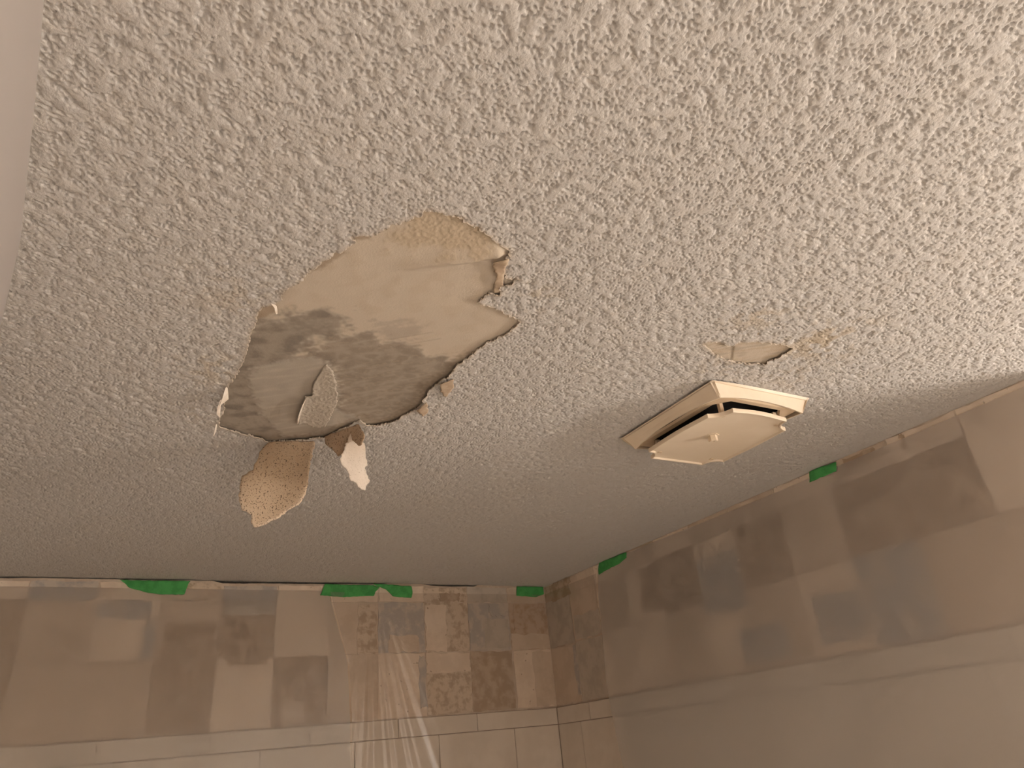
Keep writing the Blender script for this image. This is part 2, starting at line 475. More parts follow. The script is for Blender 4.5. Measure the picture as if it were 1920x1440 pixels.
# ------------------------------------------------------------------ the ceiling: sprayed texture in real relief, with two torn holes
def build_ceiling():
    xs = np.concatenate([np.arange(-2.1, -1.70, 0.02), np.arange(-1.70, -0.80, 0.0014), np.arange(-0.80, 0.012, 0.0022),
                         np.arange(0.02, 1.26, 0.04)])
    yl = [-2.16]
    while yl[-1] < 0.004:
        y = yl[-1]
        yl.append(y + (0.0014 if y < -1.35 else 0.0014 + 0.0030 * min(1, (y + 1.35) / 1.35)))
    ys = np.concatenate([np.arange(-3.55, -2.165, 0.03), np.array(yl), np.array([0.03, 0.06])])
    X, Y = np.meshgrid(xs, ys)
    b = (-1.75, -2.2, 0.05, 0.05)
    fa = Field(*b, 0.001, 0.0060, 0.42, 3)
    fb = Field(*b, 0.002, 0.022, 0.5, 4)
    fc = Field(*b, 0.001, 0.0036, 0.4, 5)
    g = 0.80 * fa(X, Y) + 0.52 * fb(X, Y) + 0.34 * fc(X, Y)
    plate = smooth(-1.25, -0.45, g)                     # 1 on the plateaus, 0 in the pits
    h = 0.0022 * plate + 0.00018 * fc(X, Y) + 0.00022 * fb(X, Y)
    inside = (X > -1.70) & (X < 0.012) & (Y > -2.16) & (Y < 0.006)
    h = np.where(inside, h, 0.0014)
    edge = np.minimum(np.abs(X), np.abs(Y))            # paint builds up smoother along the wall joints
    h *= 0.35 + 0.65 * smooth(0.0, 0.05, edge)
    # the board sags slightly and rises towards the right-hand wall
    sag = 0.003 * np.exp(-(X / 0.03) ** 2)
    Z = CEIL - h - np.where(inside, sag, 0)
    ny, nx = X.shape
    V = np.stack([X.ravel(), Y.ravel(), Z.ravel()], 1)
    cx = (X[:-1, :-1] + X[1:, 1:]) / 2
    cy = (Y[:-1, :-1] + Y[1:, 1:]) / 2
    cut = np.zeros(cx.shape, bool)
    skirts = []
    sub = []
    for k, (raw, seed) in enumerate(((HOLE1, 21), (HOLE2, 22))):
        poly, par = rough_poly(raw, 0.004, 0.0013, seed)
        lo, hi = poly.min(0) - 0.05, poly.max(0) + 0.05
        w = (cx > lo[0]) & (cx < hi[0]) & (cy > lo[1]) & (cy < hi[1])
        m = np.zeros(cx.shape, bool)
        m[w] = in_poly(cx[w], cy[w], poly)
        cut |= m
        # vertices shared by a removed and a kept face go onto the outline
        pad = np.zeros((ny + 1, nx + 1), bool)
        pad[1:-1, 1:-1] = m
        cnt = pad[:-1, :-1].astype(int) + pad[1:, :-1] + pad[:-1, 1:] + pad[1:, 1:]
        bi = np.nonzero(((cnt > 0) & (cnt < 4)).ravel())[0]
        _, bx, by, _ = near_poly(V[bi, 0], V[bi, 1], poly)
        V[bi, 0], V[bi, 1] = bx, by
        # the torn lip hangs lower on the far side
        wv = np.nonzero((V[:, 0] > lo[0]) & (V[:, 0] < hi[0]) & (V[:, 1] > lo[1]) & (V[:, 1] < hi[1]))[0]
        d, _, _, bt = near_poly(V[wv, 0], V[wv, 1], poly)
        pidx = par[np.clip(bt.astype(int), 0, len(par) - 1)]
        if k == 0:
            wgt = np.interp(pidx, [0, 2, 4, 7, 8, 10, 12, 16, 19, 22, 25, 27, 29, 31, 33, 35, 37, 40, 44, 60, 66],
                            [.4, .25, .8, .7, .5, .2, .3, .5, .9, 1.0, .7, .4, .8, 1.0, .8, .6, .6, .35, .15, .1, .3])
            lip = 0.0030
        else:
            wgt = np.interp(pidx, [0, 4, 8, 9, 10, 12, 14, 17, 19], [.1, .3, .7, 1, 1, 1, .6, .2, .1])
            lip = 0.003
        wob = 0.75 + 0.35 * np.sin(pidx * 5.3) * np.sin(pidx * 2.1 + 1)
        V[wv, 2] -= lip * wgt * wob * np.exp(-d / 0.007)
        # rim faces
        for axis in (0, 1):
            a = m[:-1, :] != m[1:, :] if axis == 0 else m[:, :-1] != m[:, 1:]
            jj, ii = np.nonzero(a)
            if axis == 0:
                e0, e1 = (jj + 1) * nx + ii, (jj + 1) * nx + ii + 1
            else:
                e0, e1 = jj * nx + ii + 1, (jj + 1) * nx + ii + 1
            skirts.append(np.stack([e0, e1], 1))
        sub.append((poly, lo, hi))
    jj, ii = np.nonzero(~cut)
    q = np.stack([jj * nx + ii, (jj + 1) * nx + ii, (jj + 1) * nx + ii + 1, jj * nx + ii + 1], 1)
    e = np.concatenate(skirts)
    uniq, inv = np.unique(e.ravel(), return_inverse=True)
    inv = inv.reshape(-1, 2)
    top = V[uniq].copy()
    top[:, 2] += 0.0016
    base = len(V)
    V = np.concatenate([V, top])
    q = np.concatenate([q, np.stack([e[:, 0], e[:, 1], inv[:, 1] + base, inv[:, 0] + base], 1)])
    used = np.unique(q)
    remap = np.full(len(V), -1, np.int64)
    remap[used] = np.arange(len(used))
    V, q = V[used], remap[q]
    me = quick_quads('ceiling', V, q)
    # paint colour, with yellow-brown water marks round the holes
    n1 = Field(-2.1, -3.6, 1.3, 0.1, 0.004, 0.03, 0.6, 8)(V[:, 0], V[:, 1])
    n2 = Field(-2.1, -3.6, 1.3, 0.1, 0.004, 0.11, 0.6, 9)(V[:, 0], V[:, 1])
    c = np.empty((len(V), 4), np.float32)
    c[:, :3] = (0.575, 0.535, 0.49)
    c[:, 3] = np.where((V[:, 0] > -1.70) & (V[:, 0] < 0.012) & (V[:, 1] > -2.16) & (V[:, 1] < 0.006), 0.0, 1.0)
    st = np.zeros(len(V))
    for sx, sy, r, a in ((-0.66, -1.70, 0.05, .5), (-0.50, -1.68, 0.07, .7), (-0.60, -1.55, 0.06, .35), (-0.45, -1.58, 0.05, .35),
                         (-1.33, -1.30, 0.05, .5), (-1.33, -1.50, 0.06, .3), (-0.98, -1.62, 0.03, .5), (-1.34, -1.15, 0.05, .3)):
        st = np.maximum(st, a * np.exp(-((V[:, 0] - sx) ** 2 + (V[:, 1] - sy) ** 2) / (r * r)))
    st *= smooth(-0.3, 0.9, n1 + 0.6 * n2)
    st += 0.05 * smooth(0.4, 1.6, n2)
    c[:, :3] += (np.array([0.50, 0.39, 0.26]) - c[:, :3]) * np.clip(st, 0, 1)[:, None]
    for poly, lo, hi in sub:
        w = np.nonzero((V[:, 0] > lo[0]) & (V[:, 0] < hi[0]) & (V[:, 1] > lo[1]) & (V[:, 1] < hi[1]))[0]
        d = near_poly(V[w, 0], V[w, 1], poly)[0]
        k = np.exp(-d / 0.003) * 0.75
        c[w, :3] += (np.array([0.50, 0.39, 0.275]) - c[w, :3]) * k[:, None]
    at = me.color_attributes.new('col', 'FLOAT_COLOR', 'POINT')
    at.data.foreach_set('color', c.ravel())
    me.materials.append(M['ceiling'])
    o = link(bpy.data.objects.new('ceiling', me))
    tag(o, 'sprayed off-white popcorn ceiling torn open around bare drywall', None, kind='structure')
    return o, sub


ceiling, SUB = build_ceiling()


def bare_patch(poly, lo, hi, big):
    step = 0.0018
    xs, ys = np.arange(lo[0] + 0.02, hi[0] - 0.02, step), np.arange(lo[1] + 0.02, hi[1] - 0.02, step)
    X, Y = np.meshgrid(xs, ys)
    b = (xs[0] - .01, ys[0] - .01, xs[-1] + .01, ys[-1] + .01)
    nA = Field(*b, 0.001, 0.012, 0.6, 31)(X, Y)
    nB = Field(*b, 0.001, 0.045, 0.6, 32)(X, Y)
    nC = Field(*b, 0.001, 0.005, 0.5, 33)(X, Y)
    # brush streaks run across the board
    ang = math.radians(-38)
    u = X * math.cos(ang) + Y * math.sin(ang)
    v = -X * math.sin(ang) + Y * math.cos(ang)
    nS = Field(-3, -3, 3, 3, 0.004, 0.013, 0.5, 34)(u * 0.14, v)
    Z = np.full(X.shape, CEIL + 0.0014)
    Z -= 0.00010 * nB
    C = np.empty(X.shape + (3,))
    C[:] = (0.665, 0.56, 0.435)
    def paint(mask, col):
        nonlocal C
        C += (np.array(col) - C) * mask[..., None]
    paint(0.45 * smooth(-0.2, 1.6, nB + 0.5 * nS), (0.60, 0.48, 0.35))
    paint(0.35 * smooth(0.3, 1.8, nS), (0.71, 0.60, 0.46))
    if big:
        def area(p, soft, wob):
            return smooth(-soft, soft, signed(X, Y, p) + wob)
        wob = 0.006 * nB + 0.003 * nA + 0.004 * nS
        orange = area(ORANGE, 0.012, wob)
        paint(orange * 0.7, (0.58, 0.455, 0.31))
        Z -= orange * 0.0007 * smooth(-0.5, 1.0, nC + 0.4 * nA)
        m1 = area(DARK1, 0.012, wob)
        m2 = area(DARK2, 0.010, wob)
        m3 = area(DARK3, 0.010, wob)
        paint(m1 * (0.80 + 0.12 * np.tanh(nB + nA * .5)), (0.275, 0.23, 0.185))
        paint(m2 * (0.78 + 0.15 * np.tanh(nB + nS * .6)), (0.30, 0.245, 0.192))
        paint(m3 * 0.5, (0.40, 0.335, 0.275))
        paint(m1 * smooth(0.5, 1.5, nB - 0.3 * nS) * 0.55, (0.21, 0.178, 0.145))
        paint(m2 * smooth(0.6, 1.7, -nB + 0.4 * nS) * 0.5, (0.24, 0.19, 0.145))
        paint(m2 * smooth(0.8, 1.6, nA + nS) * 0.35, (0.52, 0.42, 0.31))
        sk = area(SKIM, 0.006, 0.002 * nA + 0.002 * nB)
        paint(sk * 0.85, (0.50, 0.435, 0.355))
        paint(sk * 0.5 * smooth(0.0, 1.5, nS), (0.59, 0.51, 0.41))
        Z -= sk * 0.0008
        for p in BROWN:
            paint(area(p, 0.003, 0.001 * nA) * 0.85, (0.43, 0.325, 0.225))
        # far edge is darker and browner along the tear
        far = smooth(0.02, 0.0, near_poly(X, Y, np.array(HOLE1[16:35] + HOLE1[34:16:-1]))[0] + 0.004 * nA)
        paint(far * 0.45, (0.24, 0.175, 0.115))
        # the paper is rucked up into a ridge that runs in from the right-hand tip
        a, e = np.array((-1.066, -1.690)), np.array((-1.175, -1.605))
        dv = e - a
        t = ((X - a[0]) * dv[0] + (Y - a[1]) * dv[1]) / (dv @ dv)
        dd = ((X - a[0]) * -dv[1] + (Y - a[1]) * dv[0]) / np.linalg.norm(dv)
        prof = smooth(-0.02, 0.07, t) * (1 - smooth(0.25, 1.1, t))
        Z -= 0.0085 * prof * np.exp(-np.where(dd > 0, (dd / 0.016) ** 2, (dd / 0.006) ** 2))
        # scored lines across the board
        for p0, p1 in (((-1.125, -1.452), (-1.075, -1.492)), ((-1.108, -1.440), (-1.058, -1.480))):
            p0, p1 = np.array(p0), np.array(p1)
            dl = near_poly(X, Y, np.array([p0, p1]))[0]
            paint(np.exp(-(dl / 0.0012) ** 2) * 0.4, (0.3, 0.23, 0.17))
    else:
        paint(0.7 * smooth(-0.6, 1.2, nS + nA * .4), (0.56, 0.44, 0.31))
        paint(0.6 * smooth(0.6, 1.6, -nS + nB * .5), (0.44, 0.365, 0.28))
        dl = near_poly(X, Y, np.array([(-0.63, -1.618), (-0.655, -1.590)]))[0]
        Z -= 0.0012 * smooth(0, 0.004, (X + 0.63) * 0.75 + (Y + 1.618) * -0.66)
        paint(np.exp(-(dl / 0.0012) ** 2) * 0.5, (0.3, 0.22, 0.15))
    ny, nx = X.shape
    jj, ii = np.meshgrid(np.arange(ny - 1), np.arange(nx - 1), indexing='ij')
    jj, ii = jj.ravel(), ii.ravel()
    q = np.stack([jj * nx + ii, (jj + 1) * nx + ii, (jj + 1) * nx + ii + 1, jj * nx + ii + 1], 1)
    V = np.stack([X.ravel(), Y.ravel(), Z.ravel()], 1)
    me = quick_quads('bare_drywall', V, q)
    rgba = np.ones((len(V), 4), np.float32)
    rgba[:, :3] = np.clip(C.reshape(-1, 3) * 0.86, 0.02, 0.9)
    at = me.color_attributes.new('col', 'FLOAT_COLOR', 'POINT')
    at.data.foreach_set('color', rgba.ravel())
    me.materials.append(M['drywall'])
    o = link(bpy.data.objects.new('bare_drywall', me))
    o.parent = ceiling
    return o


tag(bare_patch(*SUB[0], True), 'large bare tan drywall patch with grey-brown water stains')
tag(bare_patch(*SUB[1], False), 'small bare drywall patch beside the exhaust fan')


# ------------------------------------------------------------------ walls, floor
def struct(name, vf, mat, label):
    o = mesh_from(name, vf[0], vf[1], mat)
    return tag(o, label, None, kind='structure')


def gap(x):
    """how far the back wall stops short of the ceiling board"""
    g = np.interp(x, [-1.75, -1.63, -1.60, -1.40, -1.17, -1.13, -1.12, -1.05, -0.95, -0.78, -0.62, -0.60, -0.48, -0.46, -0.36, -0.28, -0.27, 0.05],
                  [.005, .005, .0025, .003, .002, .001, .009, .008, .006, .0045, .003, -.003, -.003, .004, .006, .004, -.003, -.003])
    return float(g)


def back_wall():
    xs = list(np.arange(-2.1, 0.0, 0.015)) + [0.12]
    V, F = [], []
    for x in xs:
        zt = CEIL - 0.0012 - gap(x) + random.uniform(-0.0006, 0.0006)
        V += [(x, 0, 0), (x, 0, zt), (x, 0.10, zt), (x, 0.10, 0)]
    for i in range(len(xs) - 1):
        a, b = 4 * i, 4 * i + 4
        F += [(a, b, b + 1, a + 1), (a + 1, b + 1, b + 2, a + 2), (a + 2, b + 2, b + 3, a + 3), (a + 3, b + 3, b, a)]
    n = 4 * (len(xs) - 1)
    F += [(0, 1, 2, 3), (n, n + 3, n + 2, n + 1)]
    return V, F


wall_back = struct('wall_back', back_wall(), M['wall'], 'far bathroom wall patched with old mortar above white tiles')
wall_right = struct('wall_right', box(0.0, 0.12, -1.77, 0.0, 0, CEIL - 0.0005), M['wall'], 'right bathroom wall of stripped mortar behind hazy film')
struct('wall_left', box(-2.15, -2.05, -3.50, 0.1, 0, CEIL), M['room_wall'], 'plain painted wall on the left of the room')
struct('wall_front', box(-2.05, 1.30, -3.60, -3.50, 0, CEIL), M['room_wall'], 'plain painted wall far behind the viewer')
struct('wall_far_right', box(1.20, 1.30, -3.50, -1.67, 0, CEIL), M['room_wall'], 'plain painted wall far to the right with the vanity light')
struct('wall_return', box(0.12, 1.20, -1.77, -1.67, 0, CEIL), M['room_wall'], 'plain painted wall beside the end of the alcove wall')
struct('floor', box(-2.15, 1.30, -3.60, 0.1, -0.05, 0.0), M['floor'], 'bathroom floor below the picture')

# mortar squares left by the old six inch tiles ------------------------------
P = 0.1586
ROWZ = [(2.436, 2.380), (2.378, 2.222), (2.219, 2.038)]     # strip, first row, second row (cut by the new tiles)


def on_back(a, b, t=0.0015):
    return (a, -t, b)


def on_right(a, b, t=0.0015):
    return (-t, a, b)


def mortar(wall, mapf, a0, a1, z0, z1, mat, seed, t=0.0016, amp=0.0025):
    poly = ragged_rect(min(a0, a1), max(a0, a1), min(z0, z1), max(z0, z1), amp, 6, seed)
    back = (0, t, 0) if mapf is on_back else (t, 0, 0)
    v, f = prism(poly, lambda a, b: mapf(a, b, t), back)
    if mapf is on_right:
        f = [q[::-1] for q in f]
    o = mesh_from('mortar_patch', v, f, M[mat], wall)
    return o


BACK = [  # per column from the corner leftwards: strip, row 1, row 2
    ('beige', 'rust', 'cream'), ('grey', 'blue', 'brown'), ('mottle', 'mottle', 'mottle'), ('cream', 'blue', 'cream'), ('cream', 'beige', 'beige'),
    ('cream', 'cream', 'brown'), ('blue', 'brown', 'cream'), ('mottle', 'beige', 'brown'), ('cream', 'cream', 'beige'), ('blue', 'beige', 'beige'),
    ('cream', 'brown', 'brown'), ('cream', 'brown', 'beige'), ('cream', 'beige', 'brown')]
for k, cols in enumerate(BACK):
    a1, a0 = -k * P - 0.0015, -(k + 1) * P + 0.0015
    for r in range(3):
        z1, z0 = ROWZ[r]
        if r == 0:
            z1 = CEIL - 0.008 - max(0, gap((a0 + a1) / 2))
        mortar(wall_back, on_back, a0 + random.uniform(-.003, .004), a1, z0, z1, cols[r], 100 + k * 7 + r)
EXTRA = [  # further smears that show inside the squares: x0,x1,z0,z1,material
    (-0.156, -0.004, 2.222, 2.272, 'beige'), (-0.08, -0.004, 2.04, 2.215, 'beige'), (-0.288, -0.165, 2.23, 2.325, 'grey'), (-0.315, -0.262, 2.225, 2.375, 'blue'),
    (-0.474, -0.320, 2.16, 2.218, 'cream'), (-0.474, -0.40, 2.225, 2.37, 'cream'), (-0.60, -0.50, 2.225, 2.275, 'beige'), (-0.50, -0.478, 2.06, 2.21, 'blue'),
    (-1.25, -1.12, 2.225, 2.32, 'brown'), (-1.42, -1.29, 2.33, 2.375, 'blue'), (-1.30, -1.275, 2.225, 2.33, 'blue'), (-1.10, -0.955, 2.34, 2.376, 'grey'),
    (-0.935, -0.815, 2.30, 2.374, 'cream'), (-0.93, -0.86, 2.045, 2.10, 'beige'), (-1.08, -0.97, 2.20, 2.217, 'brown'), (-0.42, -0.345, 2.385, 2.41, 'brown'),
    (-0.70, -0.64, 2.225, 2.37, 'mottle'), (-0.235, -0.17, 2.335, 2.374, 'blue'), (-0.14, -0.10, 2.29, 2.372, 'rust')]
for i, (a0, a1, z0, z1, mt) in enumerate(EXTRA):
    mortar(wall_back, on_back, a0, a1, z0, z1, mt, 400 + i, 0.0022 + 0.00012 * i, 0.004)

RIGHT = [('brown', 'grey', 'beige'), ('beige', 'beige', 'grey'), ('cream', 'beige', 'cream'), ('beige', 'cream', 'cream'), ('cream', 'brown', 'beige'), ('beige', 'cream', 'cream'),
         ('beige', 'brown', 'beige'), ('cream', 'beige', 'cream'), ('beige', 'brown', 'blue'), ('cream', 'brown', 'beige'), ('cream', 'cream', 'beige'), ('cream', 'cream', 'beige')]
for k, cols in enumerate(RIGHT):
    a1, a0 = -k * P - 0.002, -(k + 1) * P + 0.0015
    if a0 < -1.765: a0 = -1.765
    for r in range(3):
        z1, z0 = ROWZ[r]
        mortar(wall_right, on_right, a0, a1, z0, z1 if r else CEIL - 0.006, cols[r], 200 + k * 7 + r)
EXR = [(-0.178, -0.02, 2.412, 2.4335, 'brown', 2.44), (-0.17, -0.05, 2.375, 2.395, 'brown', 0), (-0.16, -0.14, 2.06, 2.21, 'blue', 0), (-0.32, -0.17, 2.225, 2.30, 'grey', 0),
       (-0.95, -0.80, 2.18, 2.33, 'blue', 0), (-1.30, -1.14, 2.06, 2.16, 'blue', 0), (-0.70, -0.55, 2.24, 2.37, 'brown', 0), (-1.05, -0.90, 2.05, 2.13, 'blue', 0),
       (-1.45, -1.30, 2.24, 2.33, 'brown', 0), (-1.40, -1.32, 2.405, 2.432, 'brown', 0), (-1.47, -1.463, 2.40, 2.432, 'brown', 0)]
for i, (a0, a1, z0, z1, mt, _) in enumerate(EXR):
    mortar(wall_right, on_right, a0, a1, z0, z1, mt, 500 + i, 0.0022 + 0.00012 * i, 0.004)

# new wall tiles: a cut row on top, full rows below, set with open joints -----
TW, ZT, ZJ, TH = 0.2662, 2.0326, 1.9804, 0.1985
_tile_cache = {}


def tile_mesh(w, h):
    key = (round(w, 4), round(h, 4))
    if key not in _tile_cache:
        t, c = 0.006, 0.0012
        V, F = [], []
        for (i, y) in ((0, 0), (0, -(t - c)), (c, -t)):
            V += [(i, y, i), (w - i, y, i), (w - i, y, h - i), (i, y, h - i)]
        for L in (0, 4):
            for k in range(4):
                F.append((L + k, L + (k + 1) % 4, L + 4 + (k + 1) % 4, L + 4 + k))
        F.append((8, 9, 10, 11))
        me = bpy.data.meshes.new('wall_tile')
        me.from_pydata(V, [], F)
        me.materials.append(M['tile'])
        _tile_cache[key] = me
    return _tile_cache[key]


def lay(wall, right, spans, z0, z1):
    for a0, a1 in spans:
        o = bpy.data.objects.new('wall_tile', tile_mesh(a1 - a0 - 0.0022, z1 - z0 - 0.0022))
        link(o)
        o.parent = wall
        if right:
            o.rotation_euler = (0, 0, -math.pi / 2)
            o.location = (0, -a0 - 0.0011, z0 + 0.0011)
        else:
            o.location = (a0 + 0.0011, 0, z0 + 0.0011)


def spans(first, lo, hi):
    out, e = [], hi
    while e > lo + 1e-6:
        s = first if e == hi else e - TW
        s = max(s, lo)
        out.append((s, e))
        e = s
    return out


for r in range(5):
    z1 = ZT if r == 0 else ZJ - (r - 1) * TH
    z0 = ZJ if r == 0 else ZJ - r * TH
    fb = -0.308 if r % 2 == 0 else -0.176
    lay(wall_back, False, spans(fb, -2.04, -0.006), z0, z1)
    s = spans(-(0.199 if r % 2 == 0 else 0.141), -1.765, -0.0065)
    lay(wall_right, True, [(-b, -a) for a, b in s], z0, z1)
# the setting bed behind the joints
v, f = box(-2.04, -0.004, -0.003, 0.0, 1.18, ZT)
tag(mesh_from('tile_bed', v, f, M['grout'], wall_back), None)
v, f = box(-0.003, 0.0, -1.765, -0.004, 1.18, ZT)
tag(mesh_from('tile_bed', v, f, M['grout'], wall_right), None)


# pencil-like marks scratched in the cream square
def scratch(pts, w=0.0016):
    V, F = [], []
    for i in range(len(pts)):
        x, z = pts[i]
        V += [(x - w / 2, -0.0027, z), (x + w / 2, -0.0027, z + w * 0.4)]
        if i: F.append((2 * i - 2, 2 * i - 1, 2 * i + 1, 2 * i))
    return V, F


for pts in ([(-0.872, 2.355), (-0.870, 2.345), (-0.874, 2.332), (-0.877, 2.326)], [(-0.872, 2.355), (-0.866, 2.352)], [(-0.862, 2.345), (-0.858, 2.339)],
            [(-0.842, 2.349), (-0.838, 2.352)], [(-0.845, 2.341), (-0.838, 2.338)], [(-0.846, 2.322), (-0.841, 2.319)]):
    v, f = scratch(pts)
    mesh_from('scratch_mark', v, f, M['brown'], wall_back)

# ------------------------------------------------------------------ exhaust fan cover
FCX, FCY = -0.46746, -1.39523
fan = empty('exhaust_fan_cover', (FCX, FCY, CEIL))
tag(fan, 'yellowed cream plastic exhaust fan cover hanging under the ceiling', 'fan cover')


def fan_part(name, v, f, mat, smooth_shade=False, parent=None):
    V = [(a + FCX, b + FCY, c + CEIL) for a, b, c in v]
    o = mesh_from(name, V, f, mat, None, smooth_shade)
    o.parent = parent or fan
    o.matrix_parent_inverse = Matrix.Translation(-Vector((FCX, FCY, CEIL)))
    return o


def housing():
    """square bezel: four sloping sides whose lower edges are arched"""
    ox, oy = 0.1197, 0.1289
    ix0, ix1, iy = -(ox - 0.022), ox - 0.015, oy - 0.012
    d, t = 0.030, 0.0025
    N = 16
    V, F = [], []
    outer = [(-ox, -oy), (ox, -oy), (ox, oy), (-ox, oy)]
    lower = [(ix0, -iy), (ix1, -iy), (ix1, iy), (ix0, iy)]
    for s in range(4):
        A, B = np.array(outer[s]), np.array(outer[(s + 1) % 4])
        C, D = np.array(lower[s]), np.array(lower[(s + 1) % 4])
        nrm = (A + B) / np.linalg.norm(A + B)
        n0 = len(V)
        for i in range(N + 1):
            u = i / N
            arch = 0.0075 * (1 - (2 * u - 1) ** 2)
            top, low = A + (B - A) * u, C + (D - C) * u
            k = 1 - arch / d
            zt = -0.0026 - 0.0042 * min(1, max(0, -top[0] / ox)) ** 2
            mid = top + (low - top) * 0.22
            p = top + (low - top) * k
            dep = [(top, zt), (mid, -d * 0.22), (mid - nrm * 0.0022, -d * 0.22 - 0.0004), (p, -d * k), (p - nrm * t, -d * k), (top - nrm * t * 2, zt - 0.001)]
            for (xy, z) in dep: V.append((xy[0], xy[1], z))
        for i in range(N):
            a, b = n0 + i * 6, n0 + i * 6 + 6
            for j in range(5):
                F.append((a + j, b + j, b + j + 1, a + j + 1))
    return V, F


v, f = housing()
hs = fan_part('bezel', v, f, M['fan'])


def ring():
    """shallow dished frame inside the bezel with a chamfered opening"""
    N = 10
    o = [(-0.093, -0.112), (0.100, -0.112), (0.100, 0.112), (-0.093, 0.112)]
    def loop(hx, hy, ch, z, cx=0.003):
        pts = [(-hx + ch, -hy), (hx - ch, -hy), (hx, -hy + ch), (hx, hy - ch), (hx - ch, hy), (-hx + ch, hy), (-hx, hy - ch), (-hx, -hy + ch)]
        return [(x + cx, y, z) for x, y in pts]
    L = [loop(0.099, 0.1165, 0.002, -0.021), loop(0.094, 0.112, 0.006, -0.0235), loop(0.082, 0.103, 0.022, -0.024), loop(0.080, 0.101, 0.022, -0.020)]
    V = [p for l in L for p in l]
    F = []
    for a in range(len(L) - 1):
        for i in range(8):
            F.append((a * 8 + i, a * 8 + (i + 1) % 8, a * 8 + 8 + (i + 1) % 8, a * 8 + 8 + i))
    return V, F


v, f = ring()
fan_part('inner_frame', v, f, M['fan_in'])
v, f = box(-0.088, 0.092, -0.108, 0.108, -0.0085, -0.0075)
fan_part('black_duct_panel', v, f, M['duct_shade'])  # flat black panel in place of an open, shaded duct


def plate_outline(hx=0.094, hy=0.110, r=0.030, n=11):
    pts = []
    for sx, sy, a0 in ((-1, -1, 90), (1, -1, 180), (1, 1, 270), (-1, 1, 0)):
        cx, cy = sx * (hx + 0.001), sy * (hy + 0.001)
        # concave quarter scallop around the corner
        for i in range(n):
            a = math.radians(a0 - 90 * i / (n - 1))
            pts.append((cx + r * math.cos(a), cy + r * math.sin(a)))
        # bowed side to the next corner
        nx_ = {(-1, -1): (0, -1), (1, -1): (1, 0), (1, 1): (0, 1), (-1, 1): (-1, 0)}[(sx, sy)]
        for i in range(1, 8):
            u = i / 8
            bow = 0.004 * math.sin(math.pi * u)
            if nx_[1]:
                x0, x1 = sx * (hx - r), -sx * (hx - r)
                pts.append((x0 + (x1 - x0) * u, nx_[1] * (hy + bow)))
            else:
                y0, y1 = sy * (hy - r), -sy * (hy - r)
                pts.append((nx_[0] * (hx + bow), y0 + (y1 - y0) * u))
    return pts


def plate():
    out = plate_outline()
    n = len(out)
    cx0, cy0 = -0.001, 0.001
    V, F = [], []
    def zz(x, y): return -0.0425 - 0.0035 * (x / 0.09) ** 2 - 0.0012 * (y / 0.105) ** 2
    rings = [(1.0, 0.0042), (1.0, -0.0016), (0.993, -0.0032), (0.975, -0.0032), (0.962, 0.0), (0.8, 0.0), (0.55, 0.0), (0.25, 0.0)]
    for s, dz in rings:
        for x, y in out:
            V.append((x * s + cx0, y * s + cy0, zz(x * s, y * s) + dz))
    V.append((cx0, cy0, zz(0, 0)))
    for a in range(len(rings) - 1):
        for i in range(n):
            F.append((a * n + i, a * n + n + i, a * n + n + (i + 1) % n, a * n + (i + 1) % n))
    c = len(V) - 1
    L = (len(rings) - 1) * n
    for i in range(n): F.append((L + i, c, L + (i + 1) % n))
    # back
    m = len(V)
    for x, y in out: V.append((x * 0.985 + cx0, y * 0.985 + cy0, zz(x, y) + 0.0042))
    for i in range(n): F.append((i, (i + 1) % n, m + (i + 1) % n, m + i))
    V.append((cx0, cy0, zz(0, 0) + 0.003))
    for i in range(n): F.append((m + i, m + (i + 1) % n, len(V) - 1))
    return V, F


v, f = plate()
pl = fan_part('cover_plate', v, f, M['fan'], True)
_me = pl.data
try:
    _me.set_sharp_from_angle(angle=math.radians(35))
except Exception:
    pass


def knob():
    V, F = [], []
    x, y = -0.016, -0.006
    prof = [(0.0125, -0.0420), (0.0125, -0.0438), (0.0085, -0.0442), (0.0085, -0.0535), (0.0072, -0.0545), (0.003, -0.0545), (0.0026, -0.0525)]
    n = 6
    for r, z in prof:
        for i in range(n):
            a = 2 * math.pi * i / n + 0.35
            V.append((x + r * math.cos(a), y + r * math.sin(a), z))
    for a in range(len(prof) - 1):
        for i in range(n):
            F.append((a * n + i, a * n + n + i, a * n + n + (i + 1) % n, a * n + (i + 1) % n))
    F.append(tuple((len(prof) - 1) * n + i for i in range(n)))
    return V, F


v, f = knob()
fan_part('fixing_nut', v, f, M['fan'], False, pl)
pl.children[0].matrix_parent_inverse = Matrix.Identity(4)
for sx in (-1, 1):
    for sy in (-1, 1):
        v, f = box(sx * 0.066 - 0.004, sx * 0.066 + 0.004, sy * 0.085 - 0.003, sy * 0.085 + 0.003, -0.046, -0.0205)
        fan_part('standoff_post', v, f, M['fan_in'])

# ------------------------------------------------------------------ peeling paint

# large flap hanging from the far edge of the big patch
FLAP1 = [(0.0068, 0.0006), (-0.0036, 0.014), (-0.0108, 0.0385), (-0.0143, 0.053), (-0.0312, 0.0618), (-0.0323, 0.0762), (-0.0322, 0.1046), (-0.0266, 0.1212), (-0.0119, 0.1313), (-0.0098, 0.1451), (-0.0028, 0.1535), (0.0118, 0.1487), (0.037, 0.1388), (0.0473, 0.1278), (0.0643, 0.1195), (0.0768, 0.1013), (0.08, 0.0677), (0.0832, 0.0333), (0.0879, 0.0031), (0.085, -0.0005), (0.01, -0.0005)]
H0 = np.array((-1.21094, -1.05935, CEIL - 0.004))
HU = np.array((0.9222, -0.3865, 0.0))
HN = np.array((-0.3865, -0.9222, 0.0))       # towards the room


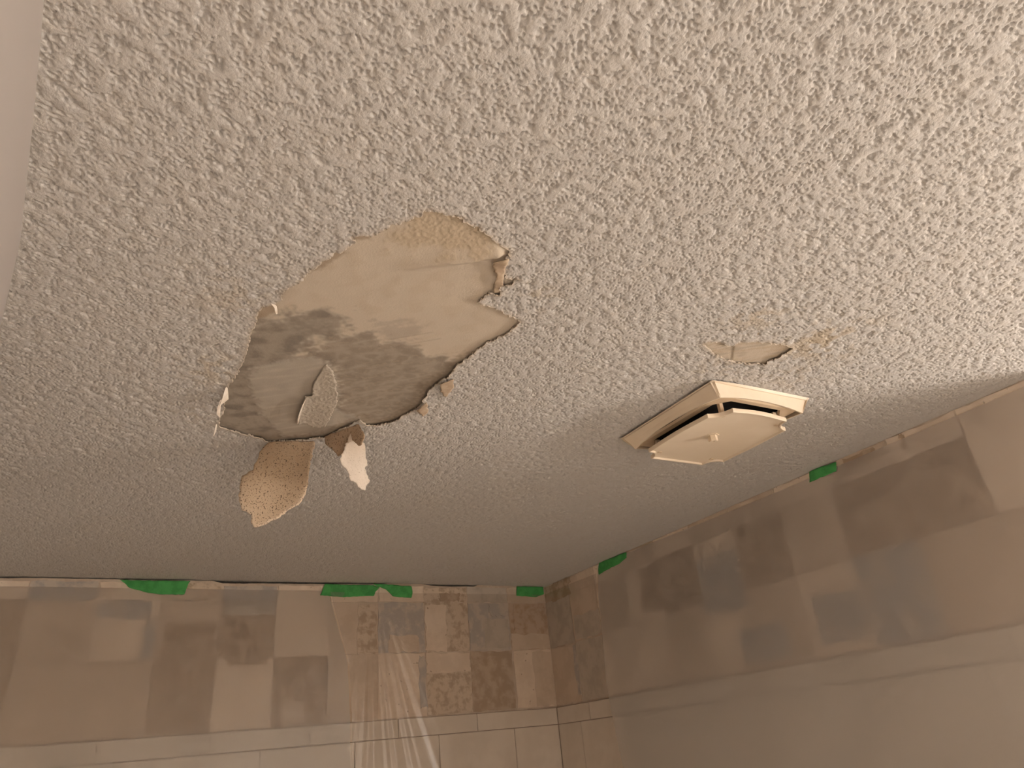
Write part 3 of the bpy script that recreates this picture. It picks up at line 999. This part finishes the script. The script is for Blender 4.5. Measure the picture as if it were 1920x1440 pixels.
def flap1_map(s, t):
    bend = 0.006 * np.sin(np.clip(t / 0.155, 0, 1) * 2.2) + 0.0015 * np.sin(s * 60 + t * 30)
    P_ = H0 + s[:, None] * HU + bend[:, None] * HN
    P_[:, 2] -= t
    return P_


def flap1_col(s, t):
    k = smooth(0.02, 0.15, t + 0.3 * (0.03 - s))
    c = np.array([0.47, 0.335, 0.215]) * (1 - k[:, None]) + np.array([0.66, 0.50, 0.345]) * k[:, None]
    e = smooth(0.010, 0.0, near_poly(s, t, np.array(FLAP1))[0]) * smooth(0.06, 0.13, t)
    return c + (np.array([0.72, 0.58, 0.43]) - c) * (0.6 * e)[:, None]


poly1, _ = rough_poly(FLAP1, 0.004, 0.0010, 41)
tag(skin('peeling_paint_flap', poly1, 0.003, flap1_map, HN * -0.0012, M['flap'], color=flap1_col),
    'wide brown flap of peeled paint hanging from the patch\'s far edge', 'paint flap', 'hanging paint flaps')

# the narrow flap: a brown fold at the tear that turns into a bright hanging tongue
FLAP2A = [(0.0004, 0.0006), (0.0221, -0.0008), (0.0473, -0.0012), (0.0722, -0.0012), (0.0784, 0.0005), (0.0931, 0.0255), (0.0884, 0.0424), (0.0812, 0.0424), (0.0689, 0.0308), (0.059, 0.0207), (0.0422, 0.0436), (0.0336, 0.0474), (0.0258, 0.035), (0.0036, 0.0162)]
FLAP2B = [(0.0003, -0.0045), (0.0094, 0.0015), (0.0209, 0.0071), (0.0278, 0.0054), (0.029, 0.0175), (0.0291, 0.0319), (0.0338, 0.0472), (0.0281, 0.0534), (0.0349, 0.063), (0.0418, 0.0707), (0.0361, 0.0817), (0.0339, 0.09), (0.0182, 0.089), (0.0125, 0.0813), (0.002, 0.0794), (-0.002, 0.0674), (-0.0098, 0.0592), (-0.0175, 0.0549), (-0.021, 0.0468), (-0.0148, 0.0315)]
G0 = np.array((-1.1197, -1.11343, CEIL - 0.003))
GU = np.array((0.52251, -0.85263, 0.0))
GN = np.array((-0.85263, -0.52251, 0.0))
AP = np.array((-1.08904, -1.16346, 2.41992))
WH = np.array((0.95358, 0.30113, 0.0))
WN = np.array((0.30113, -0.95358, 0.0))
flap2 = empty('peeling_paint_flap', tuple(G0))
tag(flap2, 'narrow twisted paint flap with bright cream tongue beside the wide flap', 'paint flap', 'hanging paint flaps')


def f2a(s, t):
    P_ = G0 + s[:, None] * GU + (0.004 * np.sin(s * 90) * np.clip(t / 0.04, 0, 1))[:, None] * GN
    P_[:, 2] -= t
    return P_


def f2b(s, t):
    P_ = AP + s[:, None] * WH + (0.0015 + 0.004 * np.sin(t * 45) + 0.002 * np.sin(s * 110))[:, None] * WN
    P_[:, 2] -= t
    return P_


def part_of(o, parent):
    o.parent = parent
    o.matrix_parent_inverse = Matrix.Translation(-Vector(parent.location))
    return o


pa, _ = rough_poly(FLAP2A, 0.003, 0.0006, 42)
pb, _ = rough_poly(FLAP2B, 0.003, 0.0008, 43)
oa = skin('folded_base', pa, 0.0025, f2a, GN * -0.001, M['flap'], color=lambda s, t: np.tile(np.array([0.46, 0.33, 0.22]), (len(s), 1)))
part_of(tag(oa, 'brown folded base at the tear'), flap2)
ob = skin('hanging_tongue', pb, 0.0022, f2b, WN * -0.001, M['tongue'],
          color=lambda s, t: np.array([0.64, 0.52, 0.40]) + smooth(0.0, 0.06, t)[:, None] * np.array([0.07, 0.085, 0.095]))
part_of(tag(ob, 'bright cream tongue'), flap2)


# the textured flake that stayed stuck inside the patch
def isl_map(s, t):
    d = near_poly(s, t, np.array(ISLAND[1:9] + ISLAND[7:0:-1]))[0]
    n = ISL_F(s, t)
    z = CEIL + 0.0002 - 0.0017 * smooth(-1.0, 0.2, n) - 0.0035 * np.exp(-d / 0.006) * smooth(-1.34, -1.27, t)
    return np.stack([s, t, z], 1)


ISL_F = Field(-1.3, -1.5, -1.0, -1.0, 0.001, 0.0050, 0.45, 51)
pi_, _ = rough_poly(ISLAND, 0.004, 0.0009, 44)
tag(part_of(skin('paint_flake', pi_, 0.0022, isl_map, (0, 0, 0.001), M['ceiling'],
                 color=lambda s, t: np.tile(np.array([0.50, 0.43, 0.345]), (len(s), 1))), ceiling), 'rough paint flake with a curled edge inside the bare patch')


# curled slivers standing off the torn edge
def sliver(pts, drops, width, mat, name='paint_curl'):
    """ribbon through xy points, each with a drop below the ceiling, given a width"""
    V, F = [], []
    n = len(pts)
    for i in range(n):
        a = np.array(pts[max(i - 1, 0)]); b = np.array(pts[min(i + 1, n - 1)])
        d = (b - a) / (np.linalg.norm(b - a) + 1e-9)
        nr = np.array((-d[1], d[0]))
        w = width[i]
        p = np.array(pts[i])
        l, r = p - nr * w * 0.35, p + nr * w * 0.35
        z = CEIL - drops[i]
        V += [(l[0], l[1], z), (r[0], r[1], z - w * 0.8), (r[0] + 0.0006, r[1] + 0.0006, z - w * 0.8 + 0.0004), (l[0] + 0.0006, l[1] + 0.0006, z + 0.0006)]
        if i:
            k = 4 * i
            for j in range(4): F.append((k - 4 + j, k - 4 + (j + 1) % 4, k + (j + 1) % 4, k + j))
    F += [(0, 1, 2, 3), (4 * n - 1, 4 * n - 2, 4 * n - 3, 4 * n - 4)]
    return mesh_from(name, V, F, mat, ceiling)


sliver([(-1.3040, -1.248), (-1.3030, -1.238), (-1.3025, -1.226), (-1.3035, -1.214), (-1.305, -1.208)], [.001, .008, .011, .010, .006], [.003, .010, .016, .011, .002], M['curl'])
sliver([(-1.3050, -1.206), (-1.3055, -1.196), (-1.304, -1.184), (-1.300, -1.172)], [.003, .009, .013, .017], [.002, .006, .006, .001], M['curl'])
sliver([(-1.297, -1.112), (-1.297, -1.107), (-1.297, -1.103), (-1.298, -1.098)], [.001, .006, .012, .018], [.001, .003, .003, .001], M['curl'])
sliver([(-1.2910, -1.4926), (-1.2850, -1.488), (-1.2825, -1.481), (-1.2805, -1.475)], [.001, .003, .004, .005], [.002, .003, .003, .001], M['curl'])
sliver([(-1.186, -1.250), (-1.1865, -1.232), (-1.185, -1.212), (-1.1815, -1.185), (-1.176, -1.157)], [.003, .006, .007, .007, .005], [.001, .003, .004, .004, .001], M['curl'])

RC = [(-1.0754, -1.6773), (-1.0630, -1.6940), (-1.0575, -1.6733), (-1.046, -1.649), (-1.0343, -1.6169), (-1.0415, -1.6116), (-1.0553, -1.6454), (-1.0689, -1.6632)]


def rc_map(s, t):
    u = (s + 1.06) * 0.87 + (t + 1.66) * 0.5
    return np.stack([s, t, CEIL - 0.003 - 0.004 * smooth(0.012, -0.016, u) - 0.001 * np.sin(t * 160) - 0.005 * smooth(-1.662, -1.692, t)], 1)


prc, _ = rough_poly(RC, 0.004, 0.0008, 45)
tag(part_of(skin('peeled_strip', prc, 0.0025, rc_map, (0, 0, 0.0008), M['tan'], smooth_shade=True), ceiling), 'tan strip of paint peeled at the right tip')
for nm, pts in (('a', [(-1.0098, -1.3687), (-0.996, -1.3883), (-0.9826, -1.3589), (-0.9809, -1.3238), (-0.9974, -1.3423)]),
                ('b', [(-1.0088, -1.2689), (-1.0051, -1.3036), (-0.9871, -1.2673), (-0.9876, -1.2451)])):
    pp, _ = rough_poly(pts, 0.004, 0.0008, 46)
    tag(part_of(skin('folded_flake', pp, 0.0025, lambda s, t: np.stack([s, t, CEIL - 0.0085 + 0.10 * (s + 1.01)], 1), (0, 0, 0.0008), M['tan']), ceiling), 'tan flake folded back at the torn edge')

# ------------------------------------------------------------------ green tape
def tape(poly, right, label, lift=0.0, seed=0):
    ph = seed * 1.7
    def mp(a, b):
        off = 0.0062 + lift + 0.0008 * np.sin(a * 90 + ph) * np.sin(b * 140 + ph) + 0.0007 * np.sin(a * 47 + b * 60 + ph)
        return np.stack([-off, a, b], 1) if right else np.stack([a, -off, b], 1)
    pr, _ = rough_poly(poly, 0.008, 0.0005, 60 + seed)
    th = (0.0010, 0, 0) if right else (0, 0.0010, 0)
    o = skin('masking_tape', pr, 0.004, mp, th, M['tape'])
    return tag(o, label, 'tape', 'green tape pieces along the ceiling joint')


tape([(-1.3788, 2.4338), (-1.29, 2.4332), (-1.1985, 2.4344), (-1.2034, 2.4267), (-1.2112, 2.395), (-1.2736, 2.3958), (-1.3079, 2.3999), (-1.3563, 2.4138), (-1.3628, 2.4224)], False,
     'long green tape piece with a slanting end at the far left', 0, 1)
tape([(-0.8083, 2.4345), (-0.7553, 2.4314), (-0.66, 2.4316), (-0.6283, 2.4255), (-0.6446, 2.4112), (-0.65, 2.3976), (-0.7546, 2.3933), (-0.8238, 2.3975)], False,
     'creased green tape piece left of the torn-notched one', 0, 2)
tape([(-0.6588, 2.4365), (-0.521, 2.4302), (-0.5177, 2.4128), (-0.5221, 2.392), (-0.5868, 2.3965), (-0.6102, 2.4185), (-0.6355, 2.4265)], False,
     'green tape piece with a torn notch at its left end', 0.0018, 3)
tape([(-0.119, 2.4365), (-0.008, 2.4365), (-0.008, 2.41), (-0.0389, 2.3999), (-0.1228, 2.4029)], False,
     'short green tape piece pressed into the room corner', 0, 4)
tape([(-0.3609, 2.436), (-0.5103, 2.4335), (-0.5056, 2.4164), (-0.4699, 2.4086), (-0.3471, 2.4005)], True,
     'green tape piece on the right wall near the corner', 0, 5)
tape([(-1.2293, 2.4365), (-1.3053, 2.4325), (-1.2983, 2.412), (-1.2218, 2.4120)], True,
     'green tape piece on the right wall below the fan', 0, 6)

# ------------------------------------------------------------------ plastic sheeting
def sheet(name, fn, us, vs, mat, label, facing=(-1, -1, 0)):
    U_, V_ = np.meshgrid(us, vs)
    Pt = fn(U_.ravel(), V_.ravel())
    nu, nv = len(us), len(vs)
    F = []
    for j in range(nv - 1):
        for i in range(nu - 1):
            a = j * nu + i
            F.append((a, a + 1, a + nu + 1, a + nu))
    a, b_, c = Pt[F[0][0]], Pt[F[0][1]], Pt[F[0][3]]
    if np.dot(np.cross(b_ - a, c - a), facing) < 0:      # the film's outer side faces the room
        F = [q[::-1] for q in F]
    o = mesh_from(name, Pt, F, mat, None, True)
    return tag(o, label, 'plastic sheet', 'dust sheets')


def fold(x, z, k=1.0):
    return k * (0.55 * np.sin(x * 7 + 0.6 * z) + 0.3 * np.sin(x * 14 - 2 * z + 1) + 0.15 * np.sin(x * 23 + 3 * z))


# right wall: hazy sheet; u 0..1 along the wall, v 0..1 downwards
def right_sheet(u, v):
    z = 2.422 - v * 1.55
    yl = np.interp(-z, [-2.43, -2.316, -2.059, -1.84, -0.8], [-0.352, -0.330, -0.336, -0.382, -0.55])
    y = yl + (-1.765 - yl) * u
    zt = z + 0.010 * smooth(0.55, 0.0, u) * (1 - v)
    off = 0.0042 + 0.052 * smooth(0.022, 0.40, v) * (0.65 + 0.35 * smooth(0.0, 0.9, u)) + 0.007 * (fold(y, z) + 1.2) * smooth(0.03, 0.35, v)
    return np.stack([-np.maximum(off, 0.004), y, np.minimum(zt, 2.433)], 1)


sheet('plastic_sheet', right_sheet, np.linspace(0, 1, 90), np.linspace(0, 1, 90) ** 1.3, M['film_haze'],
      'hazy plastic dust sheet hanging over the right wall')


def left_sheet(u, v):
    z = 2.412 - v * 1.55
    xr = np.interp(-z, [-2.42, -2.20, -2.05, -0.8], [-0.80, -0.735, -0.725, -0.70])
    x = xr + (-2.03 - xr) * u
    off = 0.0042 + 0.005 * smooth(0.02, 0.15, v) + 0.085 * smooth(0.02, 0.45, v) * smooth(0.15, 0.75, u) + 0.008 * (fold(x, z) + 1.1) * smooth(0.03, 0.3, v) * smooth(0.0, 0.2, u)
    return np.stack([x, -off, z], 1)


sheet('plastic_sheet', left_sheet, np.linspace(0, 1, 80), np.linspace(0, 1, 80) ** 1.3, M['film_left'],
      'loose hazy plastic dust sheet over the left of the far wall')


# clear film in the corner: u runs along the back wall, round the corner and onto the right wall
def clear_film(u, v):
    z = 2.408 - v * 1.5
    s0 = np.interp(-z, [-2.42, -2.20, -2.05, -0.8], [-0.796, -0.731, -0.721, -0.696])
    s1 = np.interp(-z, [-2.43, -2.316, -2.059, -1.84, -0.8], [0.340, 0.318, 0.324, 0.370, 0.54])
    s = s0 + u * (s1 - s0)                         # <0 back wall, >0 right wall
    ang = np.arctan2(s + 0.66, 2.50 - z)           # creases fan out below the torn tape
    cre = np.exp(-((ang - 0.05) / 0.33) ** 2) * smooth(0.0, 0.12, v)
    w = np.sin(ang * 62) * 0.003 + np.sin(ang * 97 + 1) * 0.0025 + np.sin(ang * 151 + 2) * 0.0015
    off = 0.0042 + 0.0055 * smooth(0.1, 0.26, v) + (w + 0.0072) * cre + 0.0016 * (np.sin(s * 31 + z * 11) + 1)
    r = 0.02
    x = np.where(s < 0, s, -off)
    y = np.where(s < 0, -off, -s)
    # soften the corner
    x = np.where(s < 0, np.minimum(x, -off), x)
    y = np.where(s >= 0, np.minimum(y, -off), y)
    return np.stack([x, y, z], 1)


sheet('plastic_sheet', clear_film, np.linspace(0, 1, 220), np.linspace(0, 1, 90) ** 1.2, M['film_clear'],
      'clear creased plastic film taped into the corner over the tiles')


# a milky sheet hung from the ceiling close by on the left
def near_sheet(u, v):
    ys = np.array([-2.40, -2.10, -1.825, -1.714, -1.516, -1.34, -1.15, -0.9])
    xs = np.array([-1.505, -1.512, -1.524, -1.533, -1.551, -1.577, -1.64, -1.75])
    y = -2.40 + 1.45 * u
    x = np.interp(y, ys, xs)
    z = CEIL - 0.0035 - v * 1.5
    x = x - 0.02 * v + 0.014 * fold(y * 1.6, z) * smooth(0.0, 0.4, v)
    return np.stack([x, y, z], 1)


sheet('plastic_sheet', near_sheet, np.linspace(0, 1, 80), np.linspace(0, 1, 40) ** 1.3, M['film_near'],
      'milky plastic sheet hanging from the ceiling close by on the left', (1, 0, 0))

# ------------------------------------------------------------------ vanity light (outside the picture, to the right)
vl = empty('vanity_light', (1.20, -2.75, BULB_Z))
tag(vl, 'bathroom vanity light bar with round bulbs on the far right wall', 'lamp')
v, f = box(1.165, 1.20, -3.13, -2.37, BULB_Z - 0.055, BULB_Z + 0.055)
part_of(bevel(mesh_from('backplate', v, f, M['metal']), 0.004), vl)


def lathe(prof, n=20):
    V, F = [], []
    for r, h in prof:
        for i in range(n):
            a = 2 * math.pi * i / n
            V.append((r * math.cos(a), r * math.sin(a), h))
    for a in range(len(prof) - 1):
        for i in range(n):
            F.append((a * n + i, a * n + (i + 1) % n, a * n + n + (i + 1) % n, a * n + n + i))
    return V, F


def ball(r):
    import bmesh
    bm = bmesh.new()
    bmesh.ops.create_icosphere(bm, subdivisions=2, radius=r)
    V = [tuple(v.co) for v in bm.verts]
    F = [tuple(v.index for v in f.verts) for f in bm.faces]
    bm.free()
    return V, F


bm_v, bm_f = ball(BULB_R)
so_v, so_f = lathe([(0.001, -0.105), (0.024, -0.105), (0.024, -0.04), (0.016, -0.036), (0.001, -0.036)])
for by_ in BULBS_Y:
    b = mesh_from('bulb', [(x + BULB_X, y + by_, z + BULB_Z) for x, y, z in bm_v], bm_f, M['bulb'], None, True)
    part_of(b, vl)
    s_ = mesh_from('socket', [(BULB_X - z, y + by_, x + BULB_Z) for x, y, z in so_v], so_f, M['metal'], None, True)
    part_of(s_, vl)

# unseen globe lamp, added behind the viewer for even fill light
gx, gy, gz = GLOBE_POS
gl = empty('added_fill_lamp', (gx, gy, 0))
tag(gl, 'added globe lamp for fill light, unseen behind the viewer', 'lamp')
v, f = lathe([(0.001, 0.0), (0.14, 0.0), (0.14, 0.012), (0.03, 0.022), (0.001, 0.022)])
part_of(mesh_from('base', [(x + gx, y + gy, z) for x, y, z in v], f, M['metal'], None, True), gl)
v, f = lathe([(0.012, 0.02), (0.012, gz - GLOBE_R - 0.03), (0.045, gz - GLOBE_R - 0.02), (0.045, gz - GLOBE_R + 0.012), (0.001, gz - GLOBE_R + 0.012)])
part_of(mesh_from('pole', [(x + gx, y + gy, z) for x, y, z in v], f, M['metal'], None, True), gl)
v, f = ball(GLOBE_R)
part_of(mesh_from('globe', [(x + gx, y + gy, z + gz) for x, y, z in v], f, M['globe'], None, True), gl)
